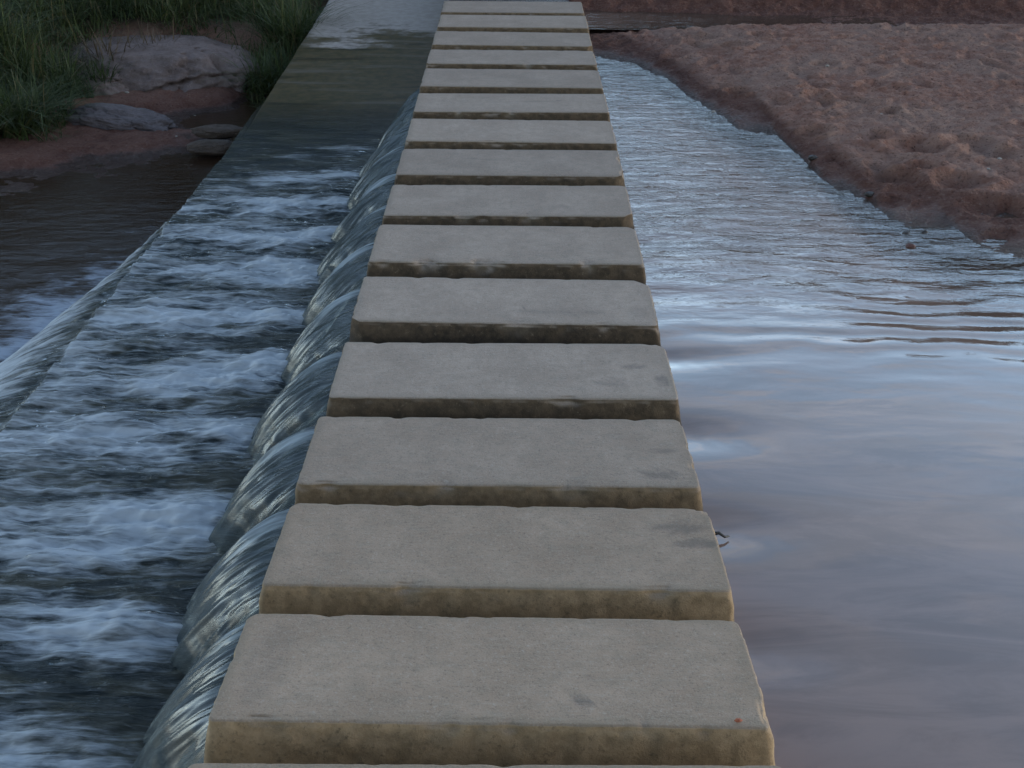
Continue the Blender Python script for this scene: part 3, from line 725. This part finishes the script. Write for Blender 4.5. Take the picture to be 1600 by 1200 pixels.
tussock('grass_tuft', 118, 150, -.47, 140, .12, .12, .26, GRASS, 'low green tuft on the sandy rock shoulder', 'grass tuft', .9, .8, .011)
tussock('dry_grass_tuft', 150, 62, -.15, 200, .16, .25, .55, DRYG, 'bent straw coloured dead grass above the left end of the big boulder', 'dry grass', 1.3, .9, .012)
tussock('dry_grass_tuft', 222, 30, -.05, 320, .24, .25, .5, DRYG, 'heap of dry brown grass behind the big boulder', 'dry grass', 1.4, 1.0, .012)

# ------------------------------------------------------------------ small things on and by the slabs
def twig(name, pts, rad, mat, label, cat):
    V, F = [], []; n = 6
    for i, p in enumerate(pts):
        d = Vector(pts[min(i+1, len(pts)-1)])-Vector(pts[max(i-1, 0)]); d.normalize()
        a = d.orthogonal().normalized(); b = d.cross(a); rr = rad*(1-.6*i/(len(pts)-1))
        for j in range(n): t = 2*math.pi*j/n; V.append(Vector(p)+rr*(math.cos(t)*a+math.sin(t)*b))
    for i in range(len(pts)-1):
        for j in range(n): F.append([i*n+j, i*n+(j+1) % n, (i+1)*n+(j+1) % n, (i+1)*n+j])
    F += [list(range(n))[::-1], list(range((len(pts)-1)*n, len(pts)*n))]
    return tag(mesh_obj(name, V, F, mat), label, cat)
BARK = mat_plain('wet_bark', (.035, .028, .022), .5)
X, Y = at(1122, 838, .0)
twig('twig', [(X-.02, Y, .012), (X+.005, Y+.004, .014), (X+.02, Y-.003, .006), (X+.034, Y+.006, .002)], .006, BARK, 'short dark twig caught in the pool against the right edge of a slab', 'twig')
X, Y = at(1159, 1131, float(ztop(1.64)))
LEAF = mat_plain('fallen_leaf', (.33, .085, .03), .7)
lv = np.array([(-.008, 0, 0), (-.003, .005, .0015), (.004, .0045, .002), (.009, 0, .0005), (.004, -.005, .002), (-.003, -.005, .001), (0, 0, .003)])
o = mesh_obj('fallen_leaf', np.concatenate([lv, lv-[0, 0, .001]]), [[6, 1, 0], [6, 2, 1], [6, 3, 2], [6, 4, 3], [6, 5, 4], [6, 0, 5], [13, 7, 8], [13, 8, 9], [13, 9, 10], [13, 10, 11], [13, 11, 12], [13, 12, 7]]+[[i, (i+1) % 6, (i+1) % 6+7, i+7] for i in range(6)], LEAF)
o.location = (X, Y+.012, float(ztop(Y+.012))+.002); tag(o, 'tiny red leaf fragment on the front edge of the closest whole slab', 'leaf')

# ------------------------------------------------------------------ wood on the far banks (seen mirrored in the water)
def wood():
    r = np.random.default_rng(5)
    C = []
    for i in range(26):
        x = -24+i*2.4+r.uniform(-.8, .8); y = 22+r.uniform(-2, 3); h = r.uniform(6.8, 7.8) if 5 < x < 15 else (r.uniform(8.5, 11) if x < -3 else r.uniform(3.0, 4.2))
        for j in range(22):
            C.append((x+r.normal()*1.3, y+r.normal()*1.3, h*r.uniform(.12, .95), r.uniform(.7, 1.5)))
    P = []
    for (x, y, z, s) in C:
        n = 150; d = r.normal(size=(n, 3)); d /= np.linalg.norm(d, axis=1)[:, None]
        P.append(np.array([x, y, z])+d*s*r.uniform(.6, 1.05, n)[:, None])
    P = np.concatenate(P); n = len(P)
    a = r.normal(size=(n, 3)); a /= np.linalg.norm(a, axis=1)[:, None]; b = np.cross(a, r.normal(size=(n, 3))); b /= np.linalg.norm(b, axis=1)[:, None]
    s = r.uniform(.16, .34, n)[:, None]
    V = np.stack([P-a*s, P+b*s*.5, P+a*s, P-b*s*.5], 1).reshape(-1, 3)
    return V, np.arange(n*4).reshape(n, 4), np.repeat(r.uniform(0, 1, n), 4)
V, F, T = wood()
WOODM = mat_leaf('wood_leaves', (.016, .024, .008), (.035, .042, .015), (.06, .055, .025))
o = mesh_obj('riverside_wood', V, F, WOODM, smooth=False, attrs={'tone': T})
tag(o, 'dark wood beyond the far bank', 'wood', kind='stuff')

# ------------------------------------------------------------------ light
SUN_EL, SUN_AZ = R(8.0), R(95.0)                 # low evening sun far off to the right (azimuth from +Y towards +X)
w = bpy.data.worlds.new('World'); scene.world = w; w.use_nodes = True
t = w.node_tree; t.nodes.clear()
class WM(Mat):
    def __init__(s, tree): s.t = tree
M = WM(t)
sky = M.n('ShaderNodeTexSky', sky_type='NISHITA', sun_disc=False, sun_elevation=SUN_EL, sun_rotation=SUN_AZ, altitude=400, air_density=1.0, dust_density=.6, ozone_density=2.0)
d = M.n('ShaderNodeTexCoord').outputs['Generated']
x, y, z = M.n('ShaderNodeSeparateXYZ', {0: d}).outputs
zz = M.math('MAXIMUM', z, .05)
cv = M.n('ShaderNodeCombineXYZ', {0: M.math('DIVIDE', x, zz), 1: M.math('DIVIDE', y, zz), 2: 0.0}).outputs[0]
cv = M.n('ShaderNodeMapping', {'Vector': cv, 'Rotation': (0, 0, R(24)), 'Scale': (1.1, 2.6, 1), 'Location': (.3, 1.1, 0)}).outputs[0]
cn = M.noise(cv, 1.1, 6, .6, .8)
cloud = M.math('MULTIPLY', M.ramp(cn, .46, .72), M.math('MULTIPLY', M.ramp(z, .02, .25), M.ramp(z, .75, .5, .35, 1.0)))
lum = M.n('ShaderNodeRGBToBW', {0: sky.outputs[0]}).outputs[0]
pink = M.n('ShaderNodeMix', data_type='RGBA', blend_type='MULTIPLY'); pink.inputs[0].default_value = 1
cl = M.n('ShaderNodeCombineColor', {0: M.math('MULTIPLY', lum, 1.85), 1: M.math('MULTIPLY', lum, 1.62), 2: M.math('MULTIPLY', lum, 1.6)}).outputs[0]
veil = M.n('ShaderNodeCombineColor', {0: M.math('MULTIPLY', lum, 1.08), 1: M.math('MULTIPLY', lum, 1.03), 2: lum}).outputs[0]
glow = M.math('MULTIPLY_ADD', M.math('POWER', M.math('SUBTRACT', 1.0, M.math('MAXIMUM', z, 0.0)), 2.3), M.ramp(y, -.15, .75, 0, 6.2), .85)
low_ = M.math('MULTIPLY_ADD', M.math('POWER', M.math('SUBTRACT', 1.0, M.math('MAXIMUM', z, 0.0)), 5.0), .60, .22)
colr = M.mix(low_, sky.outputs[0], veil)
colr = M.mix(M.math('MULTIPLY', cloud, .45), colr, cl)
colr = M.n('ShaderNodeVectorMath', {0: colr, 'Scale': glow}, operation='SCALE').outputs[0]
bg = M.n('ShaderNodeBackground', {'Color': colr, 'Strength': .15})
M.set(M.n('ShaderNodeOutputWorld').inputs['Surface'], bg)
sun = bpy.data.lights.new('sun', 'SUN'); sun.energy = .06; sun.angle = R(12); sun.color = (1, .86, .72)
so = bpy.data.objects.new('sun', sun); COL.objects.link(so)
sd = Vector((math.sin(SUN_AZ)*math.cos(SUN_EL), math.cos(SUN_AZ)*math.cos(SUN_EL), math.sin(SUN_EL)))
so.rotation_euler = sd.to_track_quat('Z', 'Y').to_euler()

# ------------------------------------------------------------------ camera
cam = bpy.data.cameras.new('camera'); cam.sensor_width = 36; cam.lens = 36*FPX/1600; cam.clip_end = 500; cam.clip_start = .05
co = bpy.data.objects.new('camera', cam); COL.objects.link(co)
co.location = (0, 0, CAMH)
co.rotation_euler = (Matrix.Rotation(R(90)-PITCH, 4, 'X') @ Matrix.Rotation(R(.45), 4, 'Z')).to_euler()
scene.camera = co
vs = scene.view_settings; vs.view_transform = 'Standard'; vs.look = 'None'; vs.exposure = 1.50; vs.gamma = 1
scene.render.filter_size = 1.9
scene.cycles.max_bounces = 6; scene.cycles.transparent_max_bounces = 8
scene.cycles.caustics_reflective = False; scene.cycles.caustics_refractive = False
